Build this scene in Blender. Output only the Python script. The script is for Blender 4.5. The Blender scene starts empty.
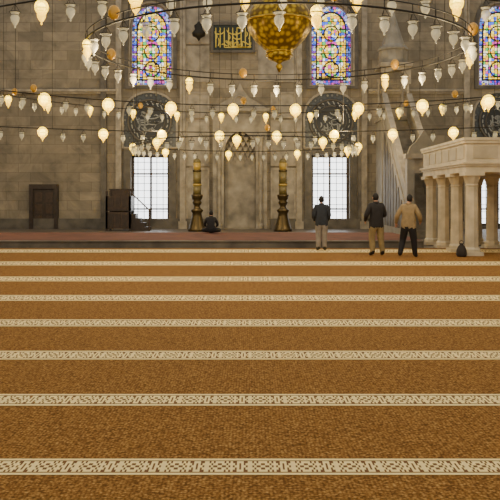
import bpy, bmesh, math, random
from mathutils import Vector, Matrix
random.seed(7)
EYE=1.75; HZ=196.0; F=750.0; WALL=40.0
S=F/WALL
def wx(px): return (px-250.0)/S
def wz(py): return EYE+(HZ-py)/S

# ---------------------------------------------------------------- materials
def nt(name):
    m=bpy.data.materials.new(name); m.use_nodes=True
    t=m.node_tree; b=t.nodes['Principled BSDF']
    return m,t,b
def L(t,a,b): t.links.new(a,b)
def simple(name,col,rough=.6,metal=0,em=None,es=0,alpha=1,noise=0,nscale=3,bump=0):
    m,t,b=nt(name)
    b.inputs['Base Color'].default_value=(*col,1)
    b.inputs['Roughness'].default_value=rough
    b.inputs['Metallic'].default_value=metal
    if em: 
        b.inputs['Emission Color'].default_value=(*em,1); b.inputs['Emission Strength'].default_value=es
    b.inputs['Alpha'].default_value=alpha
    if noise or bump:
        tc=t.nodes.new('ShaderNodeTexCoord'); n=t.nodes.new('ShaderNodeTexNoise')
        n.inputs['Scale'].default_value=nscale; n.inputs['Detail'].default_value=6
        L(t,tc.outputs['Object'],n.inputs['Vector'])
        r=t.nodes.new('ShaderNodeValToRGB')
        r.color_ramp.elements[0].position=.3; r.color_ramp.elements[1].position=.7
        r.color_ramp.elements[0].color=(*[c*(1-noise) for c in col],1)
        r.color_ramp.elements[1].color=(*[min(1,c*(1+noise)) for c in col],1)
        L(t,n.outputs['Fac'],r.inputs['Fac']); L(t,r.outputs['Color'],b.inputs['Base Color'])
        if bump:
            bp=t.nodes.new('ShaderNodeBump'); bp.inputs['Strength'].default_value=bump
            L(t,n.outputs['Fac'],bp.inputs['Height']); L(t,bp.outputs['Normal'],b.inputs['Normal'])
    return m
def stone_wall(name,c1,c2,mortar,bw,rh,horiz='X'):
    m,t,b=nt(name)
    tc=t.nodes.new('ShaderNodeTexCoord'); sp=t.nodes.new('ShaderNodeSeparateXYZ'); cb=t.nodes.new('ShaderNodeCombineXYZ')
    L(t,tc.outputs['Object'],sp.inputs[0]); L(t,sp.outputs[horiz],cb.inputs[0]); L(t,sp.outputs['Z'],cb.inputs[1])
    br=t.nodes.new('ShaderNodeTexBrick'); br.inputs['Scale'].default_value=1
    br.inputs['Brick Width'].default_value=bw; br.inputs['Row Height'].default_value=rh
    br.inputs['Mortar Size'].default_value=.012; br.inputs['Mortar Smooth'].default_value=.5
    br.inputs['Color1'].default_value=(*c1,1); br.inputs['Color2'].default_value=(*c2,1); br.inputs['Mortar'].default_value=(*mortar,1)
    L(t,cb.outputs[0],br.inputs['Vector'])
    n=t.nodes.new('ShaderNodeTexNoise'); n.inputs['Scale'].default_value=.55; n.inputs['Detail'].default_value=10; n.inputs['Distortion'].default_value=1.4
    n.inputs['Roughness'].default_value=.65
    L(t,tc.outputs['Object'],n.inputs['Vector'])
    r=t.nodes.new('ShaderNodeValToRGB'); r.color_ramp.elements[0].position=.3; r.color_ramp.elements[1].position=.72
    r.color_ramp.elements[0].color=(.5,.49,.47,1); r.color_ramp.elements[1].color=(1.35,1.28,1.15,1)
    L(t,n.outputs['Fac'],r.inputs['Fac'])
    mx=t.nodes.new('ShaderNodeMix'); mx.data_type='RGBA'; mx.blend_type='MULTIPLY'; mx.inputs[0].default_value=1
    L(t,br.outputs['Color'],mx.inputs[6]); L(t,r.outputs['Color'],mx.inputs[7]); L(t,mx.outputs[2],b.inputs['Base Color'])
    b.inputs['Roughness'].default_value=.75
    return m
def carpet_mat(name,dark,mid,light,sc):
    m,t,b=nt(name)
    tc=t.nodes.new('ShaderNodeTexCoord')
    v=t.nodes.new('ShaderNodeTexVoronoi'); v.inputs['Scale'].default_value=sc; v.inputs['Randomness'].default_value=.45
    L(t,tc.outputs['Object'],v.inputs['Vector'])
    n=t.nodes.new('ShaderNodeTexNoise'); n.inputs['Scale'].default_value=sc*1.1; n.inputs['Detail'].default_value=3; n.inputs['Roughness'].default_value=.7
    L(t,tc.outputs['Object'],n.inputs['Vector'])
    a=t.nodes.new('ShaderNodeMath'); a.operation='MULTIPLY_ADD'; a.inputs[1].default_value=-.5
    L(t,v.outputs['Distance'],a.inputs[0]); L(t,n.outputs['Fac'],a.inputs[2])
    r=t.nodes.new('ShaderNodeValToRGB'); e=r.color_ramp.elements
    e[0].position=.08; e[0].color=(*dark,1); e[1].position=.5; e[1].color=(*light,1)
    x=e.new(.27); x.color=(*mid,1)
    L(t,a.outputs[0],r.inputs['Fac'])
    L(t,r.outputs['Color'],b.inputs['Base Color'])
    b.inputs['Roughness'].default_value=.95; b.inputs['Specular IOR Level'].default_value=.1
    return m
def stained(name,strength,cols,sc):
    m,t,b=nt(name)
    tc=t.nodes.new('ShaderNodeTexCoord')
    v=t.nodes.new('ShaderNodeTexVoronoi'); v.inputs['Scale'].default_value=sc; v.inputs['Randomness'].default_value=.7
    v2=t.nodes.new('ShaderNodeTexVoronoi'); v2.feature='DISTANCE_TO_EDGE'; v2.inputs['Scale'].default_value=sc; v2.inputs['Randomness'].default_value=.7
    for q in (v,v2): L(t,tc.outputs['Object'],q.inputs['Vector'])
    s=t.nodes.new('ShaderNodeSeparateColor'); L(t,v.outputs['Color'],s.inputs[0])
    r=t.nodes.new('ShaderNodeValToRGB'); r.color_ramp.interpolation='CONSTANT'
    e=r.color_ramp.elements; N=len(cols); e[0].color=(*cols[0],1); e[1].position=1/N; e[1].color=(*cols[1],1)
    for i in range(2,N):
        x=e.new(i/N); x.color=(*cols[i],1)
    L(t,s.outputs[0],r.inputs['Fac'])
    g=t.nodes.new('ShaderNodeMath'); g.operation='GREATER_THAN'; g.inputs[1].default_value=.06
    L(t,v2.outputs['Distance'],g.inputs[0])
    mm=t.nodes.new('ShaderNodeMath'); mm.operation='MULTIPLY'; mm.inputs[1].default_value=strength
    L(t,g.outputs[0],mm.inputs[0])
    L(t,r.outputs['Color'],b.inputs['Emission Color']); L(t,mm.outputs[0],b.inputs['Emission Strength'])
    b.inputs['Base Color'].default_value=(.02,.02,.03,1); b.inputs['Roughness'].default_value=.3
    m.cycles.emission_sampling='NONE'
    return m
def tile_mat(name,base,spot,sc):
    m,t,b=nt(name)
    tc=t.nodes.new('ShaderNodeTexCoord')
    v=t.nodes.new('ShaderNodeTexVoronoi'); v.inputs['Scale'].default_value=sc; v.inputs['Randomness'].default_value=.45
    L(t,tc.outputs['Object'],v.inputs['Vector'])
    r=t.nodes.new('ShaderNodeValToRGB'); e=r.color_ramp.elements
    e[0].position=.15; e[0].color=(*spot,1); e[1].position=.3; e[1].color=(*base,1)
    x=e.new(.6); x.color=(*[c*2.2 for c in base],1)
    L(t,v.outputs['Distance'],r.inputs['Fac']); L(t,r.outputs['Color'],b.inputs['Base Color'])
    b.inputs['Roughness'].default_value=.4
    return m

M_wall=stone_wall('grey_ashlar',(.285,.25,.195),(.19,.168,.132),(.12,.105,.082),1.3,.5)
M_wallS=stone_wall('grey_ashlar_side',(.285,.25,.195),(.19,.168,.132),(.12,.105,.082),1.3,.5,'Y')
M_marble=simple('veined_marble',(.275,.24,.185),.45,noise=.45,nscale=1.6)
M_marbleD=simple('dark_marble',(.095,.083,.066),.5,noise=.4,nscale=2)
M_bay=simple('bay_stone',(.14,.123,.097),.55,noise=.4,nscale=1.8)
M_trim=simple('stone_trim',(.30,.26,.20),.6,noise=.3,nscale=3)
M_step=simple('step_stone',(.12,.10,.075),.6,noise=.35,nscale=2)
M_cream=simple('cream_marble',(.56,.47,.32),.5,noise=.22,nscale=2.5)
M_creamD=simple('cream_marble_recess_shade',(.42,.35,.24),.5,noise=.2,nscale=2.5)  # darker copy of the cream marble, recess shade put into the colour
M_wood=simple('dark_wood',(.028,.017,.011),.45,noise=.4,nscale=6)
M_wood2=simple('walnut_wood',(.045,.026,.015),.4,noise=.4,nscale=6)
M_iron=simple('wrought_iron',(.03,.026,.02),.5,.6)
M_brass=simple('brass',(.45,.30,.05),.35,1)
M_lead=simple('window_lead',(.01,.01,.012),.6)
M_day=simple('daylight_pane',(.9,.93,1),.3,em=(.93,.97,1),es=3.8)
M_stainY=stained('stained_glass_yellow',2.8,[(.95,.55,.01),(.95,.7,.08),(.04,.1,.7),(.95,.85,.4),(.95,.42,.01),(.55,.04,.3),(.95,.7,.03),(.06,.4,.08),(.8,.8,.9),(.95,.55,.02)],6.5)
M_stainB=stained('stained_glass_blue',1.7,[(.03,.06,.7),(.4,.45,.85),(.25,.05,.55),(.8,.8,.9),(.1,.22,.8),(.7,.08,.35),(.04,.14,.55),(.9,.65,.08)],7.5)
M_tile=tile_mat('iznik_tile',(.026,.031,.036),(.16,.16,.145),3.6)
M_black=simple('panel_black_green',(.012,.02,.012),.4)
M_gold=simple('gold_leaf',(.6,.45,.06),.45,em=(.6,.45,.05),es=.12)
M_white=simple('white_letter',(.28,.29,.28),.5)
M_carpet=carpet_mat('brown_carpet',(.115,.048,.011),(.275,.128,.030),(.54,.31,.10),42)
M_strC=simple('cream_wool',(1.0,.78,.34),.95)
M_strB=simple('brown_wool',(.17,.072,.017),.95)
M_red=simple('red_carpet',(.12,.038,.022),.95,noise=.4,nscale=2)
M_floor=simple('stone_floor',(.10,.08,.06),.5,noise=.3,nscale=1)
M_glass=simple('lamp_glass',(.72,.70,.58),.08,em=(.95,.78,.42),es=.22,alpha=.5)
M_glit=simple('lit_lamp_glass',(1,.75,.1),.2,em=(1,.66,.02),es=1.7,alpha=.75)
M_glow=simple('bulb_halo_glow',(1,.75,.1),.2,em=(1,.70,.015),es=2.6,alpha=.78)  # halo of each lit bulb, bloom put in as an emissive shell
M_bulb=simple('bulb',(1,.9,.4),.3,em=(1,.84,.16),es=14)
M_egg=simple('amber_ball',(.5,.26,.03),.3,em=(.6,.3,.02),es=.12)
for q in (M_glit,M_glow,M_bulb,M_glass,M_egg,M_gold): q.cycles.emission_sampling='NONE'

M_lant,t,b=nt('engraved_gold')
tc=t.nodes.new('ShaderNodeTexCoord')
v=t.nodes.new('ShaderNodeTexVoronoi'); v.inputs['Scale'].default_value=8; v.inputs['Randomness'].default_value=.6
L(t,tc.outputs['Object'],v.inputs['Vector'])
r=t.nodes.new('ShaderNodeValToRGB'); r.color_ramp.elements[0].position=.25; r.color_ramp.elements[0].color=(.46,.30,.015,1)
r.color_ramp.elements[1].position=.6; r.color_ramp.elements[1].color=(.12,.068,.004,1)
L(t,v.outputs['Distance'],r.inputs['Fac']); L(t,r.outputs['Color'],b.inputs['Base Color'])
b.inputs['Metallic'].default_value=.6; b.inputs['Roughness'].default_value=.35
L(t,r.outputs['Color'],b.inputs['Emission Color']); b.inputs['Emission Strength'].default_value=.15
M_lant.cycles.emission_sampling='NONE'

# ---------------------------------------------------------------- mesh builder
class MB:
    def __init__(s): s.v=[];s.f=[];s.m=[]
    def add(s,vs,fs,m):
        o=len(s.v); s.v+= [tuple(x) for x in vs]; s.f+=[tuple(i+o for i in f) for f in fs]
        s.m+=[m]*len(fs)
    def box(s,x0,x1,y0,y1,z0,z1,m=0):
        s.add([(x0,y0,z0),(x1,y0,z0),(x1,y1,z0),(x0,y1,z0),(x0,y0,z1),(x1,y0,z1),(x1,y1,z1),(x0,y1,z1)],
              [(0,3,2,1),(4,5,6,7),(0,1,5,4),(1,2,6,5),(2,3,7,6),(3,0,4,7)],m)
    def lathe(s,prof,cx,cy,cz,m=0,seg=12,rib=0,nrib=0):
        vs=[];fs=[]
        for r,z in prof:
            for i in range(seg):
                a=2*math.pi*i/seg; rr=r*(1+rib*math.cos(nrib*a))
                vs.append((cx+rr*math.cos(a),cy+rr*math.sin(a),cz+z))
        for k in range(len(prof)-1):
            for i in range(seg):
                j=(i+1)%seg
                fs.append((k*seg+i,k*seg+j,(k+1)*seg+j,(k+1)*seg+i))
        fs.append(tuple(range(seg-1,-1,-1))); n=(len(prof)-1)*seg; fs.append(tuple(range(n,n+seg)))
        s.add(vs,fs,m)
    def tube(s,p0,p1,r0,r1=None,m=0,seg=6):
        r1=r0 if r1 is None else r1
        p0=Vector(p0);p1=Vector(p1);d=(p1-p0)
        if d.length<1e-6:return
        q=d.to_track_quat('Z','Y'); vs=[]
        for p,r in((p0,r0),(p1,r1)):
            for i in range(seg):
                a=2*math.pi*i/seg; vs.append(p+q@Vector((r*math.cos(a),r*math.sin(a),0)))
        fs=[(i,(i+1)%seg,seg+(i+1)%seg,seg+i) for i in range(seg)]
        fs+=[tuple(range(seg-1,-1,-1)),tuple(range(seg,2*seg))]
        s.add(vs,fs,m)
    def ring(s,cx,cy,cz,R,r,m=0,n=96,k=6,axis='Z'):
        vs=[];fs=[]
        for i in range(n):
            a=2*math.pi*i/n
            for j in range(k):
                b=2*math.pi*j/k; rr=R+r*math.cos(b)
                if axis=='Z': vs.append((cx+rr*math.cos(a),cy+rr*math.sin(a),cz+r*math.sin(b)))
                else: vs.append((cx+rr*math.cos(a),cy+r*math.sin(b),cz+rr*math.sin(a)))
        for i in range(n):
            for j in range(k):
                fs.append((i*k+j,((i+1)%n)*k+j,((i+1)%n)*k+(j+1)%k,i*k+(j+1)%k))
        s.add(vs,fs,m)
    def ball(s,c,rx,ry,rz,m=0,u=12,v=8):
        pr=[(max(1e-4,math.sin(math.pi*i/v)),-math.cos(math.pi*i/v)) for i in range(v+1)]
        vs=[];fs=[]
        for r,z in pr:
            for i in range(u):
                a=2*math.pi*i/u; vs.append((c[0]+rx*r*math.cos(a),c[1]+ry*r*math.sin(a),c[2]+rz*z))
        for k in range(v):
            for i in range(u):
                j=(i+1)%u; fs.append((k*u+i,k*u+j,(k+1)*u+j,(k+1)*u+i))
        s.add(vs,fs,m)
    def prism(s,poly,y0,y1,m=0):
        n=len(poly); vs=[(x,y0,z) for x,z in poly]+[(x,y1,z) for x,z in poly]
        fs=[tuple(range(n)),tuple(range(2*n-1,n-1,-1))]+[(i,i+n,(i+1)%n+n,(i+1)%n) for i in range(n)]
        s.add(vs,fs,m)
    def prismX(s,poly,x0,x1,m=0):
        n=len(poly); vs=[(x0,y,z) for y,z in poly]+[(x1,y,z) for y,z in poly]
        fs=[tuple(range(n)),tuple(range(2*n-1,n-1,-1))]+[(i,i+n,(i+1)%n+n,(i+1)%n) for i in range(n)]
        s.add(vs,fs,m)
    def frame(s,A,B,y0,y1,m=0):
        n=len(A); vs=[(x,y0,z) for x,z in A]+[(x,y0,z) for x,z in B]+[(x,y1,z) for x,z in A]+[(x,y1,z) for x,z in B]
        fs=[]
        for i in range(n):
            j=(i+1)%n
            fs+=[(i,j,n+j,n+i),(2*n+i,3*n+i,3*n+j,2*n+j),(i,2*n+i,2*n+j,j),(n+i,n+j,3*n+j,3*n+i)]
        s.add(vs,fs,m)
    def ribbon(s,pts,w,y0,y1,m=0):
        n=len(pts)
        A=[];B=[]
        for i,p in enumerate(pts):
            a=Vector(pts[max(0,i-1)]);c=Vector(pts[min(n-1,i+1)]);d=(c-a)
            d=d.normalized() if d.length>1e-6 else Vector((1,0)); nn=Vector((-d.y,d.x))
            ww=w*(.35+.65*math.sin(math.pi*(i+.5)/n))
            A.append(Vector(p)+nn*ww);B.append(Vector(p)-nn*ww)
        s.prism([tuple(q) for q in A]+[tuple(q) for q in reversed(B)],y0,y1,m)
    def build(s,name,mats,smooth=False,parent=None,center=True):
        me=bpy.data.meshes.new(name)
        vs=s.v; c=Vector((0,0,0))
        if center and vs:
            xs=[v[0] for v in vs];ys=[v[1] for v in vs];zs=[v[2] for v in vs]
            c=Vector(((min(xs)+max(xs))/2,(min(ys)+max(ys))/2,min(zs)))
            vs=[(v[0]-c.x,v[1]-c.y,v[2]-c.z) for v in vs]
        me.from_pydata(vs,[],s.f)
        for x in mats: me.materials.append(x)
        me.polygons.foreach_set('material_index',s.m)
        if smooth: me.polygons.foreach_set('use_smooth',[True]*len(s.f))
        me.update()
        ob=bpy.data.objects.new(name,me); ob.location=c
        bpy.context.collection.objects.link(ob)
        if parent: ob.parent=parent
        return ob
def arch(cx,w,z0,zs,zt,n=14):
    P=[(cx-w,z0),(cx+w,z0)]
    for i in range(n+1):
        a=math.pi*i/n
        P.append((cx+w*math.cos(a), zs+(zt-zs)*(math.sin(a)**.85 if 0<i<n else 0)))
    return P

# ---------------------------------------------------------------- shell
HT=16.0
UPW=[151,332,500]; LOW=[150,330.5,500]
wb=MB(); wb.box(-24,24,WALL,WALL+1.6,0,HT); wall=wb.build('wall_back',[M_wall],center=False)
cut=MB()
for c in UPW: cut.prism(arch(wx(c),21/S,wz(85),wz(29),wz(3)),WALL-.5,WALL+.7)
for c in LOW: cut.box(wx(c)-19/S,wx(c)+19/S,WALL-.5,WALL+.7,wz(226),wz(155))
cx=wx(240)
cut.prism(arch(cx,16/S,0.02,wz(160),wz(132)),WALL-.5,WALL+.35)
cutter=cut.build('cutter',[M_wall],center=False)
bm=bmesh.new(); bm.from_mesh(cutter.data); bmesh.ops.recalc_face_normals(bm,faces=bm.faces); bm.to_mesh(cutter.data); bm.free()
md=wall.modifiers.new('b','BOOLEAN'); md.operation='DIFFERENCE'; md.object=cutter; md.solver='EXACT'
dg=bpy.context.evaluated_depsgraph_get(); dg.update()
nm=bpy.data.meshes.new_from_object(wall.evaluated_get(dg)); wall.modifiers.clear(); wall.data=nm
bpy.data.objects.remove(cutter,do_unlink=True)

w=MB(); w.box(-24.6,-24,-6,WALL+1.6,0,HT); w.build('wall_left',[M_wallS],center=False)
w=MB(); w.box(24,24.6,-6,WALL+1.6,0,HT); w.build('wall_right',[M_wallS],center=False)
w=MB(); w.box(-24.6,24.6,-6,WALL+1.6,-.2,0); w.build('floor',[M_floor],center=False)

# windows
k=1
for c in LOW:
    w=MB(); x=wx(c); h=19/S; z0=wz(226); z1=wz(155)
    w.box(x-h,x+h,WALL+.5,WALL+.56,z0,z1,1)
    for a,bb in((x-h,x-h+.12),(x+h-.12,x+h)): w.box(a,bb,WALL+.3,WALL+.5,z0,z1,0)
    w.box(x-h,x+h,WALL+.3,WALL+.5,z1-.12,z1,0); w.box(x-h,x+h,WALL+.3,WALL+.5,z0,z0+.12,0)
    w.box(x-.05,x+.05,WALL+.36,WALL+.5,z0,z1,0)
    for i in (1,3.1):
        z=z0+(z1-z0)*i/4.2; w.box(x-h,x+h,WALL+.4,WALL+.5,z-.04,z+.04,0)
    for i in range(1,6):
        xx=x-h+2*h*i/6; w.box(xx-.014,xx+.014,WALL+.2,WALL+.24,z0,z1,2)
    for i in range(1,10):
        z=z0+(z1-z0)*i/10; w.box(x-h,x+h,WALL+.2,WALL+.24,z-.014,z+.014,2)
    A=[(x-h-.38,z0-.3),(x+h+.38,z0-.3),(x+h+.38,z1+.28),(x-h-.38,z1+.28)]
    B=[(x-h,z0),(x+h,z0),(x+h,z1),(x-h,z1)]
    w.frame(A,B,WALL-.12,WALL+.0,3)
    w.box(x-h-.5,x+h+.5,WALL-.3,WALL,z0-.42,z0-.28,3)
    w.build('window_%d'%k,[M_wood2,M_day,M_iron,M_marbleD]); k+=1
for c in UPW:
    w=MB(); x=wx(c)
    O=arch(x,21/S,wz(85),wz(29),wz(3)); I=arch(x,19.8/S,wz(84),wz(29.5),wz(4.5)); I2=arch(x,15.5/S,wz(79.5),wz(31.5),wz(10)); I3=arch(x,14.3/S,wz(78),wz(32),wz(11.5))
    O2=arch(x,26/S,wz(89),wz(28),wz(-4)); O1=arch(x,22.5/S,wz(86.2),wz(29),wz(1))
    w.prism(O,WALL+.46,WALL+.5,4)
    w.prism(I3,WALL+.42,WALL+.455,1)
    w.frame(O,I,WALL+.2,WALL+.46,2); w.frame(I2,I3,WALL+.36,WALL+.44,0)
    w.frame(O2,O1,WALL-.14,WALL,3); w.frame(O1,O,WALL-.08,WALL,2)
    for i in range(1,9):
        z=wz(84)+ (wz(12)-wz(84))*i/9; w.box(x-19.5/S,x+19.5/S,WALL+.38,WALL+.415,z-.018,z+.018,0)
    for s_ in(-.5,0,.5): w.box(x+s_-.018,x+s_+.018,WALL+.38,WALL+.415,wz(84),wz(14),0)
    for i in range(3):
        w.ring(x,WALL+.4,wz(68-i*18),.40,.035,0,24,4,'Y')
    w.build('window_%d'%k,[M_lead,M_stainY,M_trim,M_marbleD,M_stainB]); k+=1

def strokes(w,cx,cz,hw,hh,n,wd,y,m,circ=False):
    for i in range(n):
        for _ in range(9):
            ax=cx+random.uniform(-hw,hw); az=cz+random.uniform(-hh,hh)
            if not circ or ((ax-cx)/hw)**2+((az-cz)/hh)**2<.75: break
        Ls=random.uniform(.35,.9)*hh; ty=random.choice([0,1,2])
        pts=[]
        for j in range(9):
            u=j/8
            if ty==0: p=(ax+.06*math.sin(u*3),az+Ls*(u-.5))
            elif ty==1: p=(ax+Ls*.9*math.cos(math.pi+u*math.pi),az+Ls*.5*math.sin(math.pi+u*math.pi))
            else: p=(ax+Ls*1.1*(u-.5),az+.14*Ls*math.sin(u*6))
            px=max(cx-hw,min(cx+hw,p[0]));pz=max(cz-hh,min(cz+hh,p[1]))
            if circ:
                d=math.hypot(px-cx,pz-cz)
                if d>hw: px=cx+(px-cx)*hw/d; pz=cz+(pz-cz)*hw/d
            pts.append((px,pz))
        w.ribbon(pts,wd,y-.04,y,m)
G=WALL-.01
for i,c in enumerate((150,331,500)):
    w=MB(); x=wx(c)
    z=wz(121.5)
    n=40
    OA=arch(x,28/S,wz(148.5),wz(118),wz(91)); IA=arch(x,26/S,wz(147),wz(118),wz(93))
    w.frame(OA,IA,WALL-.1,G,3); w.prism(IA,WALL-.04,G,0)
    circ=[(x+1.12*math.cos(6.2832*j/n),z+1.12*math.sin(6.2832*j/n)) for j in range(n)]
    w.prism(circ,WALL-.14,WALL-.04,4)
    w.ring(x,WALL-.16,z,1.14,.05,1,48,6,'Y'); w.ring(x,WALL-.16,z,.8,.025,1,40,5,'Y')
    strokes(w,x,z,.72,.72,22,.032,WALL-.14,2,True)
    for j in range(22):
        a=6.2832*j/22; rr=.97
        w.ribbon([(x+rr*math.cos(a+u*.2),z+(rr+.1*math.sin(u*5))*math.sin(a+u*.2)) for u in(-.5,-.25,0,.25,.5)],.03,WALL-.17,WALL-.13,2)
    w.build('calligraphy_roundel',[M_tile,M_marbleD,M_white,M_trim,simple('roundel_ground',(.022,.026,.032),.5)])
w=MB(); w.box(wx(212),wx(254),WALL-.1,G,wz(52),wz(24),0)
w.frame([(wx(211),wz(53)),(wx(255),wz(53)),(wx(255),wz(23)),(wx(211),wz(23))],[(wx(213.5),wz(50.5)),(wx(252.5),wz(50.5)),(wx(252.5),wz(25.5)),(wx(213.5),wz(25.5))],WALL-.16,G,2)
strokes(w,wx(233),wz(38),.95,.52,26,.03,WALL-.1,1)
for j in range(9): w.ribbon([(wx(216+j*4.2),wz(48)+u*1.05) for u in(0,.3,.6,1)],.03,WALL-.15,WALL-.1,1)
w.build('calligraphy_panel',[M_black,M_gold,M_marbleD])

def vstrip(px,wd,y0,y1,name,mat,dep=.25):
    w=MB(); x=wx(px); w.box(x-wd/2,x+wd/2,WALL-dep,WALL,y0,y1,0)
    w.box(x-wd/2-.08,x+wd/2+.08,WALL-dep-.08,WALL,y0,y0+.4,0)
    w.build(name,[mat])
k=1
for px,mt in ((104,M_marbleD),(119,M_trim),(183,M_trim),(299,M_trim),(364,M_trim),(466,M_trim)):
    vstrip(px,.3,0,HT,'trim_%d'%k,mt,.18); k+=1
for (a,bb) in ((-200,117),(368,463)):
    w=MB(); 
    w.box(wx(a),wx(bb),WALL-.24,WALL,wz(92),wz(89.5),0); w.box(wx(a),wx(bb),WALL-.12,WALL,wz(94),wz(92),0)
    w.build('trim_%d'%k,[M_trim]); k+=1
for a,b1,b2,bb in ((122,130.5,169.5,180.5),(301.5,311,350,361.5)):
    w=MB()
    w.box(wx(a),wx(b1)-.42,WALL-.035,G,.56,wz(149.5),0); w.box(wx(b2)+.42,wx(bb),WALL-.035,G,.56,wz(149.5),0)
    w.build('trim_%d'%k,[M_bay]); k+=1
w=MB()
for a,bb in ((-200,102),(121,181),(185,209),(271,297),(301,362),(366,463)):
    w.box(wx(a),wx(bb),WALL-.15,WALL,0,.55,0)
w.build('baseboard_back',[M_marbleD],center=False)
for a,bb in ((186,209.5),(270.5,296)):
    w=MB()
    for z0,z1 in ((222,168),(166,120),(118,92)):
        A=[(wx(a),wz(z0)),(wx(bb),wz(z0)),(wx(bb),wz(z1)),(wx(a),wz(z1))]
        d=.1;B=[(wx(a)+d,wz(z0)+d),(wx(bb)-d,wz(z0)+d),(wx(bb)-d,wz(z1)-d),(wx(a)+d,wz(z1)-d)]
        w.frame(A,B,WALL-.07,G,1); w.box(wx(a)+d,wx(bb)-d,WALL-.03,G,wz(z0)+d,wz(z1)-d,0)
    a2,b2=(a,bb) if a<250 else (258,bb)
    for z0,z1 in ((82,46),(44,2)): w.box(wx(a2),wx(b2),WALL-.04,G,wz(z0),wz(z1),0)
    w.build('marble_revetment',[M_marble,M_trim])
# mihrab
w=MB(); x=wx(240)
hw=27/S
I=arch(x,16/S,0.02,wz(160),wz(132))
w.frame([(x-hw,0),(x+hw,0)]+[(x+hw-(2*hw)*i/14,wz(112)) for i in range(15)],I,WALL-.3,WALL,0)
for sgn in(-1,1):
    w.lathe([(.16,0),(.16,.2),(.11,.3),(.11,4.6),(.17,4.8),(.17,5)],x+sgn*1.1,WALL-.36,0,1,12)
w.box(x-hw-.12,x+hw+.12,WALL-.45,WALL,wz(112),wz(109),1)
w.prism([(x-hw,wz(109)),(x+hw,wz(109)),(x+.5,wz(98)),(x+.16,wz(90)),(x,wz(83)),(x-.16,wz(90)),(x-.5,wz(98))],WALL-.25,WALL,0)
w.ring(x,WALL-.27,wz(102),.3,.05,1,24,5,'Y')
for r in range(6):
    z=wz(162)+r*.27; hw2=.85*(1-(r/7.0)**1.5)
    n=7-r
    for i in range(n):
        xx=x-hw2+2*hw2*(i+.5)/n
        w.prism([(xx-hw2/n*.95,z+.25),(xx,z-.05),(xx+hw2/n*.95,z+.25)],WALL-.05+(.06*(5-r)),WALL+.33,1)
w.box(x-.84,x+.84,WALL+.3,WALL+.34,0.03,wz(134),0)
w.build('mihrab',[M_marble,M_trim,M_marbleD])
w=MB(); X=wx(200)
w.tube((X,39,wz(8)+7),(X,39,wz(28)),.015,m=0)
w.lathe([(.02,-1),(.12,-.85),(.32,-.75),(.36,-.6),(.2,-.4),(.24,-.2),(.1,-.1),(.05,0)],X,39,wz(26),0,14)
w.build('hanging_lantern',[M_iron],True)

# ---------------------------------------------------------------- carpet
def dep(y): return 1301.0/(y-196.0)
CT=.015
w=MB(); w.box(-23.9,23.9,-5.5,dep(248.2),0.0,CT,0)
TILE=["#.#.####.#.#..###..#",
"##.##..##.###.#.#.##",
"#.#..##..#.#.##.##.#",
"##.##..##.###.#.#.##",
"#.#.####.#.#..###..#"]
NR=5;NC=20
for y,tk in ((467,16),(400,11.5),(355.3,8.6),(323,6.8),(298,5.6),(279,4.6),(263.5,3.8),(251,3.0)):
    dn=dep(y+tk/2);df=dep(y-tk/2); D=df-dn
    w.box(-23.9,23.9,dn,df,CT,CT+.002,2)
    for f0,f1 in ((.0,.11),(.89,1.0)):
        w.box(-23.9,23.9,dn+D*f0,dn+D*f1,CT+.002,CT+.003,1)
    per=(y-120)*.125*dep(y)/F
    p0,p1=.17,.83
    nt_=int(23.8/per)
    for r,row in enumerate(TILE):
        ya=dn+D*(p0+(p1-p0)*(NR-1-r)/NR); yb=dn+D*(p0+(p1-p0)*(NR-r)/NR)
        runs=[];i=0
        while i<NC:
            if row[i]=='#':
                j=i
                while j<NC and row[j]=='#': j+=1
                runs.append((i,j)); i=j
            else: i+=1
        for tI in range(-nt_,nt_):
            for a,bb in runs:
                x0=(tI+(a-.05)/NC)*per; x1=(tI+(bb+.05)/NC)*per
                w.add([(x0,ya,CT+.003),(x1,ya,CT+.003),(x1,yb,CT+.003),(x0,yb,CT+.003)],[(0,1,2,3)],1)
w.build('prayer_carpet',[M_carpet,M_strC,M_strB],center=False)

PH=.24
w=MB(); w.box(-23.9,5.85,25.25,30.85,0,PH-.03,1); w.box(-23.9,5.85,25.2,30.85,PH-.03,PH,1); w.box(-23.9,5.85,25.5,30.8,PH,PH+.012,0)
w.build('stone_platform',[M_red,M_step])

w=MB(); xa,xb=wx(34),wx(55); z1=wz(189); Wd=WALL-.01
w.box(xa,xb,Wd-.1,Wd,0,z1,0)
w.frame([(xa-.2,0),(xb+.2,0),(xb+.2,z1+.25),(xa-.2,z1+.25)],[(xa,0.01),(xb,0.01),(xb,z1),(xa,z1)],Wd-.22,Wd,1)
for i in range(2):
    for j in range(3):
        px=xa+.1+i*(xb-xa)/2; w.box(px,px+(xb-xa)/2-.2,Wd-.12,Wd-.1,.2+j*.62,.2+j*.62+.5,2)
w.build('door_1',[M_wood,M_wood,M_wood2])

w=MB(); x0,x1=-7.2,-5.95; y0,y1=37.4,38.5
for x in (x0,x1-.1):
    for y in (y0,y1-.1): w.box(x,x+.1,y,y+.1,0,2.0,0)
w.box(x0,x1,y0,y1,1.0,1.12,0); 
w.box(x0,x1,y0,y0+.05,1.12,1.75,1); w.box(x0,x0+.05,y0,y1,1.12,1.75,1); w.box(x1-.05,x1,y0,y1,1.12,1.75,1)
w.box(x0,x1,y1-.05,y1,.3,2.05,1); w.box(x0,x1,y0,y0+.04,.12,.95,1)
w.box(x0-.03,x1+.03,y1-.08,y1+.02,2.05,2.12,0)
for i in range(3): w.box(x0+.15+i*.35,x0+.4+i*.35,y0-.03,y0,.2,.85,0); w.box(x0+.15+i*.35,x0+.4+i*.35,y0-.03,y0,1.2,1.68,0)
for i in range(4): w.box(x1+i*.22,x1+(i+1)*.22,y0+.2,y1-.1,0,.85-i*.22,0)
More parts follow.
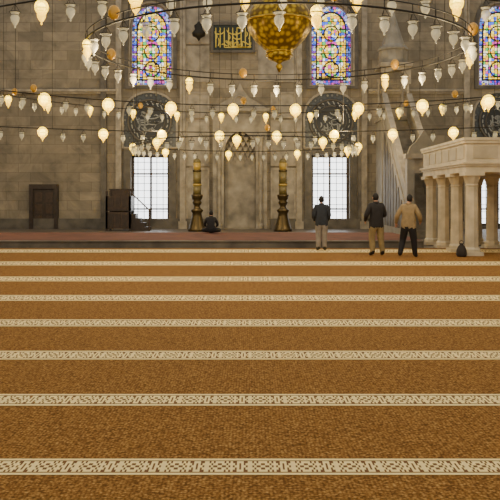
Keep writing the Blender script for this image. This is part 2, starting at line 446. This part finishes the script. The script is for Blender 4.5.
w.tube((x1,y0+.2,1.9),(x1+.95,y0+.2,1.0),.035,m=1)
w.tube((x1+.9,y0+.2,0),(x1+.9,y0+.2,1.05),.04,m=1)
w.build('preacher_chair',[M_wood,M_wood2])

M_brass_d=simple('aged_brass',(.085,.06,.025),.4,.8)
M_olive=simple('candle_wax_olive',(.115,.09,.028),.5)
M_gold2=simple('candle_gold_band',(.30,.21,.04),.4)
def candle(X,name):
    w=MB(); Y=37.2
    w.lathe([(.44,0),(.46,.08),(.41,.16),(.36,.3),(.25,.75),(.23,.9),(.30,1.0),(.31,1.06),(.18,1.14),(.14,1.25),(.21,1.36),(.24,1.44),(.18,1.52),(.26,1.62),(.29,1.75),(.29,1.82)],X,Y,0,0,24)
    w.lathe([(.2,1.82),(.2,2.25)],X,Y,0,1,20); w.lathe([(.22,2.25),(.23,2.3),(.22,2.35)],X,Y,0,2,20)
    w.lathe([(.2,2.35),(.195,2.95)],X,Y,0,1,20); w.lathe([(.21,2.95),(.22,3.0),(.21,3.05)],X,Y,0,0,20)
    w.lathe([(.19,3.05),(.185,3.4)],X,Y,0,2,20); w.lathe([(.185,3.4),(.18,3.5),(.12,3.58),(.04,3.6)],X,Y,0,1,20)
    w.tube((X,Y,3.6),(X,Y,3.75),.02,m=3)
    w.build(name,[M_brass_d,M_olive,M_gold2,M_iron],True)
candle((197-250)*37.2/F,'giant_candle'); candle((283-250)*37.2/F,'giant_candle.001')

# minbar
w=MB(); X0,X1=6.55,7.9
for xa,xb in ((X0,X0+.14),(X1-.14,X1)):
    w.prismX([(31.4,0),(37,0),(37,6.6),(36.9,6.6),(31.4,2.1)],xa,xb,0)
    w.prismX([(31.4,2.1),(36.9,6.6),(36.9,6.8),(31.4,2.3)],xa-.06,xb+.06,1)
    w.prismX([(31.4,1.2),(36.9,5.5),(36.9,5.62),(31.4,1.32)],xa-.04,xb+.04,1)
for i in range(7):
    y=32.2+i*.66; zt=2.1+(y-31.4)*.82-1.1
    w.prismX([(y,.35),(y+.42,.35),(y+.42,max(.5,zt-.3)),(y+.21,max(.6,zt-.05)),(y,max(.5,zt-.5))],X0-.03,X0,2)
for i in range(18):
    y=31.6+i*.3; w.box(X0+.14,X1-.14,y,37,i*.3,(i+1)*.3,1)
w.box(X0-.05,X0+.25,31.0,31.4,0,3.3,0); w.box(X1-.25,X1+.05,31.0,31.4,0,3.3,0)
w.box(X0-.12,X1+.12,30.95,31.45,3.3,3.5,1)
xm=(X0+X1)/2
w.prism([(X0,3.5),(X1,3.5),(X1-.1,3.8),(xm+.3,4.05),(xm,4.5),(xm-.3,4.05),(X0+.1,3.8)],31.1,31.3,0)
w.box(X0+.25,X1-.25,31.1,31.3,2.7,3.3,1)
w.box(X0-.05,X1+.05,37,38.7,0,5.5,0); w.box(X0-.12,X1+.12,36.95,38.8,5.5,5.65,1)
for x in (X0+.08,X1-.08):
    for y in (37.15,38.55): w.lathe([(.1,0),(.07,.1),(.07,1.9),(.12,2.1)],x,y,5.65,1,10)
w.frame([(X0-.05,7.3),(X1+.05,7.3)]+[(X1+.05-(X1-X0+.1)*i/14,8.2) for i in range(15)],arch(xm,.5,7.29,7.3,8.0),37.05,37.25,1)
w.box(X0-.12,X1+.12,36.95,38.8,8.15,8.35,1)
w.lathe([(.72,0),(.72,.7),(.78,.72),(.78,.8),(.6,1.0),(.3,1.9),(.08,2.6),(.03,2.75),(.07,2.85),(.02,3.05)],xm,37.88,8.35,0,12)
M_minb=simple('minbar_marble',(.25,.225,.18),.5,noise=.25,nscale=2)
w.build('minbar',[M_minb,M_trim,M_marbleD])

# mahfil platform
w=MB(); XL,XR=6.48,14.6; YN,YF=21.9,26.8; CB=.0185
xs=[6.48,8.1,9.7,11.35,13.0,14.4]; ys=[21.9,23.5,25.1,26.8]
for x in xs:
    for y in ys:
        if x>6.5 and x<14 and ys.index(y)==1: continue
        w.box(x-.27,x+.27,y-.27,y+.27,CB,.12,0); 
        w.lathe([(.25,.12),(.25,.2),(.2,.26),(.19,1.0),(.18,2.02),(.2,2.06),(.18,2.1),(.22,2.2),(.27,2.34)],x,y,0,0,8)
        w.box(x-.29,x+.29,y-.29,y+.29,2.34,2.44,0)
e=.29
w.box(XL-e+.05,XR+e-.05,YN-e+.05,YF+e-.05,2.44,2.62,0)
w.box(XL-e,XR+e,YN-e,YF+e,2.62,2.68,0)
w.box(XL-e-.05,XR+e+.05,YN-e-.05,YF+e+.05,2.68,2.74,0)
xa,xb,ya,yb=XL-e+.06,XR+e-.06,YN-e+.06,YF+e-.06
w.box(xa,xb,ya,ya+.14,2.74,3.28,0);w.box(xa,xb,yb-.14,yb,2.74,3.28,0);w.box(xa,xa+.14,ya+.14,yb-.14,2.74,3.28,0);w.box(xb-.14,xb,ya+.14,yb-.14,2.74,3.28,0)
w.box(xa-.06,xb+.06,ya-.06,ya+.2,3.28,3.36,0);w.box(xa-.06,xb+.06,yb-.2,yb+.06,3.28,3.36,0);w.box(xa-.06,xa+.2,ya+.2,yb-.2,3.28,3.36,0);w.box(xb-.2,xb+.06,ya+.2,yb-.2,3.28,3.36,0)
w.box(xa-.09,xb+.09,ya-.09,ya+.22,3.36,3.44,0);w.box(xa-.09,xa+.22,ya+.22,yb+.09,3.36,3.44,0)
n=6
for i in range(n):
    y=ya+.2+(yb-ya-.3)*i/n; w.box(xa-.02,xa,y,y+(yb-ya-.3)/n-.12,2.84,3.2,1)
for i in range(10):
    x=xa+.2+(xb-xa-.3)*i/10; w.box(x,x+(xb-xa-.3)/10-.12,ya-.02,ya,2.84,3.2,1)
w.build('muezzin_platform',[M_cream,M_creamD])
w=MB()
w.lathe([(.12,0),(.15,.05),(.14,.18),(.10,.28),(.05,.34),(.065,.38)],(461-250)*21.5/F,21.45,CB,0,12,.06,5)
w.ring((461-250)*21.5/F,21.45,CB+.40,.055,.010,0,16,5,'Y')
w.build('shoe_bag',[simple('brown_cloth',(.035,.027,.022),.9)],True)

# ---------------------------------------------------------------- chandeliers
CUP=[(.004,-.40),(.028,-.375),(.014,-.34),(.05,-.30),(.10,-.22),(.112,-.14),(.082,-.07),(.10,-.02),(.135,0.0)]
def ringlamp(name,cx,cy,z,R,n,lit,phase,sc=1,double=False,cab=8,eggs=9,mod=3,gl=.13):
    w=MB()
    w.ring(cx,cy,z,R,.022,0,160,6)
    if double:
        w.ring(cx,cy,z+.16,R,.014,0,160,5)
    for i in range(n):
        a=2*math.pi*(i+phase)/n; x=cx+R*math.cos(a); y=cy+R*math.sin(a)
        if double:
            w.tube((x,y,z),(x,y,z+.16),.010,m=0,seg=4)
        zc=z-.2*sc
        isl=(i%mod==lit)
        for j in range(3):
            b_=2.09*j; w.tube((x,y,z),(x+.12*sc*math.cos(b_),y+.12*sc*math.sin(b_),zc),.006,m=0,seg=3)
        w.lathe([(r*sc,h*sc) for r,h in CUP],x,y,zc,2 if isl else 1,10)
        w.ring(x,y,zc,.135*sc,.010,0,12,4)
        w.ring(x,y,zc-.07*sc,.085*sc,.008,0,10,4)
        if isl:
            w.ball((x,y,zc+.02),gl,gl,gl*1.1,5,14,10)  # added glowing shell standing in for the bloom around the bulb
            w.ball((x,y,zc+.02),gl*.6,gl*.6,gl*.7,3,12,8)
        if eggs and i%eggs==4:
            a2=2*math.pi*(i+phase+.5)/n; x=cx+R*math.cos(a2); y=cy+R*math.sin(a2)
            w.tube((x,y,z),(x,y,z+.1),.008,m=0,seg=4); w.ball((x,y,z+.2),.12,.12,.15,4)
    for i in range(cab):
        a=2*math.pi*(i+.35)/cab; x=cx+R*math.cos(a);y=cy+R*math.sin(a)
        w.tube((x,y,z),(x,y,HT),.008,m=0,seg=4)
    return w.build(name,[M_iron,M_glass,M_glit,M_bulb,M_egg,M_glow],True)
CX=.66
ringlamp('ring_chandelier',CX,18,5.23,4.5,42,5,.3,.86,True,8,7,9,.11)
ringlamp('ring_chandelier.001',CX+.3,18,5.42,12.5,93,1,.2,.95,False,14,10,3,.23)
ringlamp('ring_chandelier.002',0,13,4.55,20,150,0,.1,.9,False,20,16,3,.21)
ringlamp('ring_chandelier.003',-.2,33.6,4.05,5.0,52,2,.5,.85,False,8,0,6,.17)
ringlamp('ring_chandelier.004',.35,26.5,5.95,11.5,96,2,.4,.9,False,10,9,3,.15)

# golden central lantern
w=MB()
w.lathe([(.01,4.72),(.05,4.78),(.085,4.86),(.04,4.93),(.10,4.97),(.26,5.03),(.33,5.12),(.27,5.2),(.40,5.3),(.60,5.5),(.74,5.72),(.79,5.92),(.76,6.12),(.62,6.36),(.42,6.52),(.28,6.64),(.24,6.8),(.30,7.0),(.48,7.3),(.52,7.4),(.5,7.42)],0.7,18,0,0,48,.018,12)
for z,r_ in ((5.2,.30),(6.52,.44),(5.92,.80),(6.8,.26)): w.ring(.7,18,z,r_,.03,1,40,6)
for i in range(6):
    a=6.2832*i/6; w.tube((.7+.5*math.cos(a),18+.5*math.sin(a),7.4),(.7,18,9.2),.012,m=2,seg=4)
    w.ring(.7+.62*math.cos(a),18+.62*math.sin(a),6.45,.09,.02,1,14,5,'Y')
w.tube((.7,18,9.2),(.7,18,HT),.02,m=2)
w.build('golden_mosque_lantern',[M_lant,M_brass,M_iron],True)

# ---------------------------------------------------------------- people
M_skin=simple('skin',(.48,.26,.17),.6); M_hair=simple('dark_hair',(.012,.009,.007),.8)
M_shoe=simple('dark_shoe',(.02,.017,.015),.6); M_eye=simple('eye',(.03,.02,.02),.3)
def person(name,loc,heading,h,J,jacket,trouser,hem=.86,seated=False,fat=1.0):
    names=list(J['p'].keys()); idx={n:i for i,n in enumerate(names)}
    me=bpy.data.meshes.new(name+'_sk')
    me.from_pydata([J['p'][n][:3] for n in names],[(idx[a],idx[b]) for a,b in J['e']],[])
    ob=bpy.data.objects.new(name+'_sk',me); bpy.context.collection.objects.link(ob)
    sk=ob.modifiers.new('s','SKIN'); sk.use_smooth_shade=True
    if not me.skin_vertices: me.skin_vertices.new()
    sv=me.skin_vertices[0].data
    for n in names:
        r=J['p'][n][3]; ry=J['p'][n][4] if len(J['p'][n])>4 else r
        f_=1 if n[:4] in('palm','toe_','neck','head') else fat
        sv[idx[n]].radius=(r*f_,ry*f_); sv[idx[n]].use_root=(n=='pelvis')
    ss=ob.modifiers.new('u','SUBSURF'); ss.levels=2; ss.render_levels=2
    dg=bpy.context.evaluated_depsgraph_get(); dg.update()
    em=bpy.data.meshes.new_from_object(ob.evaluated_get(dg))
    w=MB()
    vs=[v.co.copy() for v in em.vertices]
    segs=[(Vector(J['p'][a][:3]),Vector(J['p'][b][:3]),a,b) for a,b in J['e']]
    def near(p):
        best=9;bn=None
        for A,B,a,b in segs:
            d=B-A; t=max(0,min(1,(p-A).dot(d)/max(1e-9,d.length_squared))); q=(A+d*t-p).length
            if q<best: best=q;bn=(a,b,t)
        return bn
    o=len(w.v); w.v+=[tuple(v) for v in vs]
    for pl in em.polygons:
        c=pl.center; a,b_,t=near(c); m=0
        if b_[:-2] in('palm',) or (b_[:-2]=='wrist' and t>.93): m=2
        elif b_[:-2] in('toe','ball'): m=3
        elif b_[:-2] in('ankle',) : m=1 if t<.93 else 3
        elif b_[:-2] in('knee','hip') or b_=='pelvis': m=0 if (c.z>hem and not seated) else 1
        elif b_ in('neck','head') and t>.5: m=2
        elif b_=='head': m=2
        w.f.append(tuple(i+o for i in pl.vertices)); w.m.append(m)
    bpy.data.objects.remove(ob,do_unlink=True)
    for s in('_l','_r'):
        Wp=Vector(J['p']['wrist'+s][:3]);Pp=Vector(J['p']['palm'+s][:3]); d=(Pp-Wp).normalized()
        side=d.cross(Vector((0,1,0)) if abs(d.y)<.8 else Vector((1,0,0))).normalized(); curl=d.cross(side).normalized()
        if curl.y<0: curl=-curl
        for k_,ln in enumerate((.07,.08,.075,.058)):
            b0=Pp+side*(.03-.02*k_); b1=b0+d*ln*.55+curl*.008; b2=b1+d*ln*.35+curl*.03
            w.tube(b0,b1,.0095,.009,2,6); w.tube(b1,b2,.009,.0065,2,6); w.ball(b1,.009,.009,.009,2,6,4); w.ball(b2,.0068,.0068,.0068,2,6,4)
        tb=Wp+(Pp-Wp)*.35+side*.03; t1=tb+side*.03+d*.03; t2=t1+d*.03+curl*.01
        w.tube(tb,t1,.012,.0105,2,6); w.tube(t1,t2,.0105,.008,2,6); w.ball(t2,.008,.008,.008,2,6,4)
    H=Vector(J['p']['head'][:3])+Vector((0,.015,.06))
    u,v=20,14; vs=[];o=len(w.v)
    for k_ in range(v+1):
        th=math.pi*k_/v
        for i in range(u):
            a=2*math.pi*i/u
            x=.077*math.sin(th)*math.cos(a); y=.097*math.sin(th)*math.sin(a); z=-.118*math.cos(th)
            if z<0: x*=1-.28*(-z/.118)**1.5; y=y*(1-.12*(-z/.118)) + .012*(-z/.118)
            hair=(y<.03 and z>-.075) or z>.06
            g=1.09 if hair else 1
            vs.append((H.x+x*g,H.y+y*g,H.z+z*g))
    w.v+=vs
    for k_ in range(v):
        for i in range(u):
            j=(i+1)%u; f=(k_*u+i,k_*u+j,(k_+1)*u+j,(k_+1)*u+i)
            c=sum((Vector(vs[q]) for q in f),Vector())/4-H
            w.f.append(tuple(q+o for q in f)); w.m.append(4 if ((c.y<.035 and c.z>-.075) or c.z>.062) else 2)
    w.prismX([(H.y+.085,H.z+.02),(H.y+.125,H.z-.03),(H.y+.085,H.z-.035)],H.x-.012,H.x+.012,2)
    for sx in(-1,1):
        w.ball((H.x+sx*.082,H.y,H.z-.01),.012,.02,.032,2,8,6)
        w.ball((H.x+sx*.03,H.y+.086,H.z+.008),.013,.009,.008,5,8,6)
        w.box(H.x+sx*.03-.016,H.x+sx*.03+.016,H.y+.083,H.y+.095,H.z+.026,H.z+.032,4)
    w.box(H.x-.022,H.x+.022,H.y+.08,H.y+.098,H.z-.062,H.z-.055,5)
    N=J['p']['neckb']
    w.lathe([(.085,-.04),(.088,.0),(.08,.045),(.07,.045)],N[0],N[1],N[2]+.02,0,14)
    sc=h/1.74; ch=math.cos(heading);sh=math.sin(heading)
    w.v=[((x*ch-y*sh)*sc,(x*sh+y*ch)*sc,z*sc) for x,y,z in w.v]
    zmin=min(q[2] for q in w.v)
    w.v=[(x+loc[0],y+loc[1],z-zmin+loc[2]) for x,y,z in w.v]
    return w.build(name,[jacket,trouser,M_skin,M_shoe,M_hair,M_eye],True)
E=[('pelvis','spine'),('spine','chest'),('chest','neckb'),('neckb','neck'),('neck','head')]
for s in('_l','_r'):
    E+=[('chest','sh'+s),('sh'+s,'elbow'+s),('elbow'+s,'wrist'+s),('wrist'+s,'palm'+s),('pelvis','hip'+s),('hip'+s,'knee'+s),('knee'+s,'ankle'+s),('ankle'+s,'toe'+s)]
def pose(el,wl,pl,er,wr,pr,kl,al,kr,ar,lean=0.0,tw=1.0,hd=(0,.02)):
    p={'pelvis':(0,0,.93,.165*tw,.125),'spine':(0,lean*.4,1.12,.155*tw,.12),'chest':(0,lean*.8,1.33,.175*tw,.13),'neckb':(0,lean,1.46,.075),'neck':(0,lean+.01,1.52,.052),'head':(hd[0],lean+hd[1],1.575,.05)}
    p['sh_l']=(-.17,lean*.85,1.405,.085);p['sh_r']=(.17,lean*.85,1.405,.085)
    p['elbow_l']=(*el,.066);p['elbow_r']=(*er,.066);p['wrist_l']=(*wl,.042);p['wrist_r']=(*wr,.042);p['palm_l']=(*pl,.036,.02);p['palm_r']=(*pr,.036,.02)
    p['hip_l']=(-.095,0,.84,.12);p['hip_r']=(.095,0,.84,.12)
    p['knee_l']=(*kl,.085);p['knee_r']=(*kr,.085);p['ankle_l']=(*al,.066);p['ankle_r']=(*ar,.066)
    p['toe_l']=(al[0]-.03,al[1]+.15,al[2]-.05,.042);p['toe_r']=(ar[0]+.03,ar[1]+.15,ar[2]-.05,.042)
    return {'p':p,'e':E}
navy=simple('navy_jacket',(.02,.025,.035),.8,noise=.3,nscale=8); grey=simple('grey_trousers',(.24,.21,.18),.85,noise=.2,nscale=6)
blk=simple('black_jacket',(.016,.013,.013),.8,noise=.3,nscale=8); khaki=simple('khaki_trousers',(.27,.20,.085),.85,noise=.2,nscale=6)
tan=simple('tan_jacket',(.27,.195,.10),.85,noise=.25,nscale=6); btr=simple('black_trousers',(.012,.011,.012),.85)
PZ=CB
P1=pose((-.25,-.02,1.13),(-.20,.16,.96),(-.15,.22,.93),(.25,-.02,1.13),(.20,.16,.96),(.15,.22,.93),(-.09,.02,.49),(-.10,-.01,.1),(.09,.02,.49),(.10,-.01,.1),.01,1.1)
person('person_navy_jacket',((321.5-250)*23.9/F,23.9,PZ),0,1.74,P1,navy,grey,.82,fat=1.15)
P2=pose((-.30,.0,1.14),(-.26,.2,.98),(-.22,.27,.95),(.27,.02,1.13),(.2,.24,1.1),(.14,.3,1.12),(-.12,.05,.50),(-.12,-.02,.1),(.13,.02,.49),(.17,-.03,.1),.04,1.15,(.0,.02))
person('person_black_jacket',((376.5-250)*21.9/F,21.9,PZ),math.radians(12),1.82,P2,blk,khaki,.80,fat=1.12)
P3=pose((-.31,-.04,1.16),(-.36,.12,.95),(-.37,.16,.87),(.31,.02,1.14),(.30,.2,1.0),(.27,.27,.97),(-.17,.10,.49),(-.22,-.06,.13),(.14,.06,.49),(.16,.12,.1),.03,1.15,(.02,.03))
person('person_tan_jacket',((408.5-250)*21.2/F,21.2,PZ),math.radians(-20),1.78,P3,tan,btr,.84,fat=1.12)
p={'pelvis':(0,0,.16,.18,.15),'spine':(0,.05,.34,.16,.13),'chest':(0,.12,.54,.17,.13),'neckb':(0,.18,.66,.075),'neck':(0,.2,.71,.052),'head':(0,.23,.76,.05),
'sh_l':(-.17,.13,.6,.08),'sh_r':(.17,.13,.6,.08),'elbow_l':(-.27,.18,.38,.06),'elbow_r':(.27,.18,.38,.06),'wrist_l':(-.22,.36,.3,.04),'wrist_r':(.22,.36,.3,.04),
'palm_l':(-.18,.43,.28,.036,.02),'palm_r':(.18,.43,.28,.036,.02),'hip_l':(-.12,.03,.16,.12),'hip_r':(.12,.03,.16,.12),
'knee_l':(-.36,.36,.14,.08),'knee_r':(.36,.36,.14,.08),'ankle_l':(-.03,.5,.09,.055),'ankle_r':(.03,.42,.07,.055),'toe_l':(.1,.56,.06,.04),'toe_r':(-.1,.5,.05,.04)}
person('seated_worshipper',((211-250)*30/F,29.9,PH+.013),0,1.72,{'p':p,'e':E},blk,btr,.1,True)

# ---------------------------------------------------------------- light
W=bpy.data.worlds.new('World'); bpy.context.scene.world=W; W.use_nodes=True
bg=W.node_tree.nodes['Background']; bg.inputs[0].default_value=(1,.955,.86,1); bg.inputs[1].default_value=.86
def pt(x,y,z,e,r=.25,c=(1,.76,.42)):
    l=bpy.data.lights.new('chandelier_light','POINT'); l.energy=e; l.shadow_soft_size=r; l.color=c
    o=bpy.data.objects.new('chandelier_light',l); o.location=(x,y,z); bpy.context.collection.objects.link(o)
for i in range(6):
    a=6.2832*(i+.5)/6; pt(CX+4.2*math.cos(a),18+4.2*math.sin(a),4.6,160)
for x in (-11,-4,4,11): pt(x,32.5,5.0,480)
for x in (-3,3): pt(x,35,3.4,130)

cam=bpy.data.cameras.new('camera'); co=bpy.data.objects.new('camera',cam); bpy.context.collection.objects.link(co)
co.location=(0,0,EYE); co.rotation_euler=(math.pi/2,0,0)
cam.sensor_width=36; cam.lens=54; cam.shift_y=-(250-HZ)/500.0; cam.clip_end=200
bpy.context.scene.camera=co
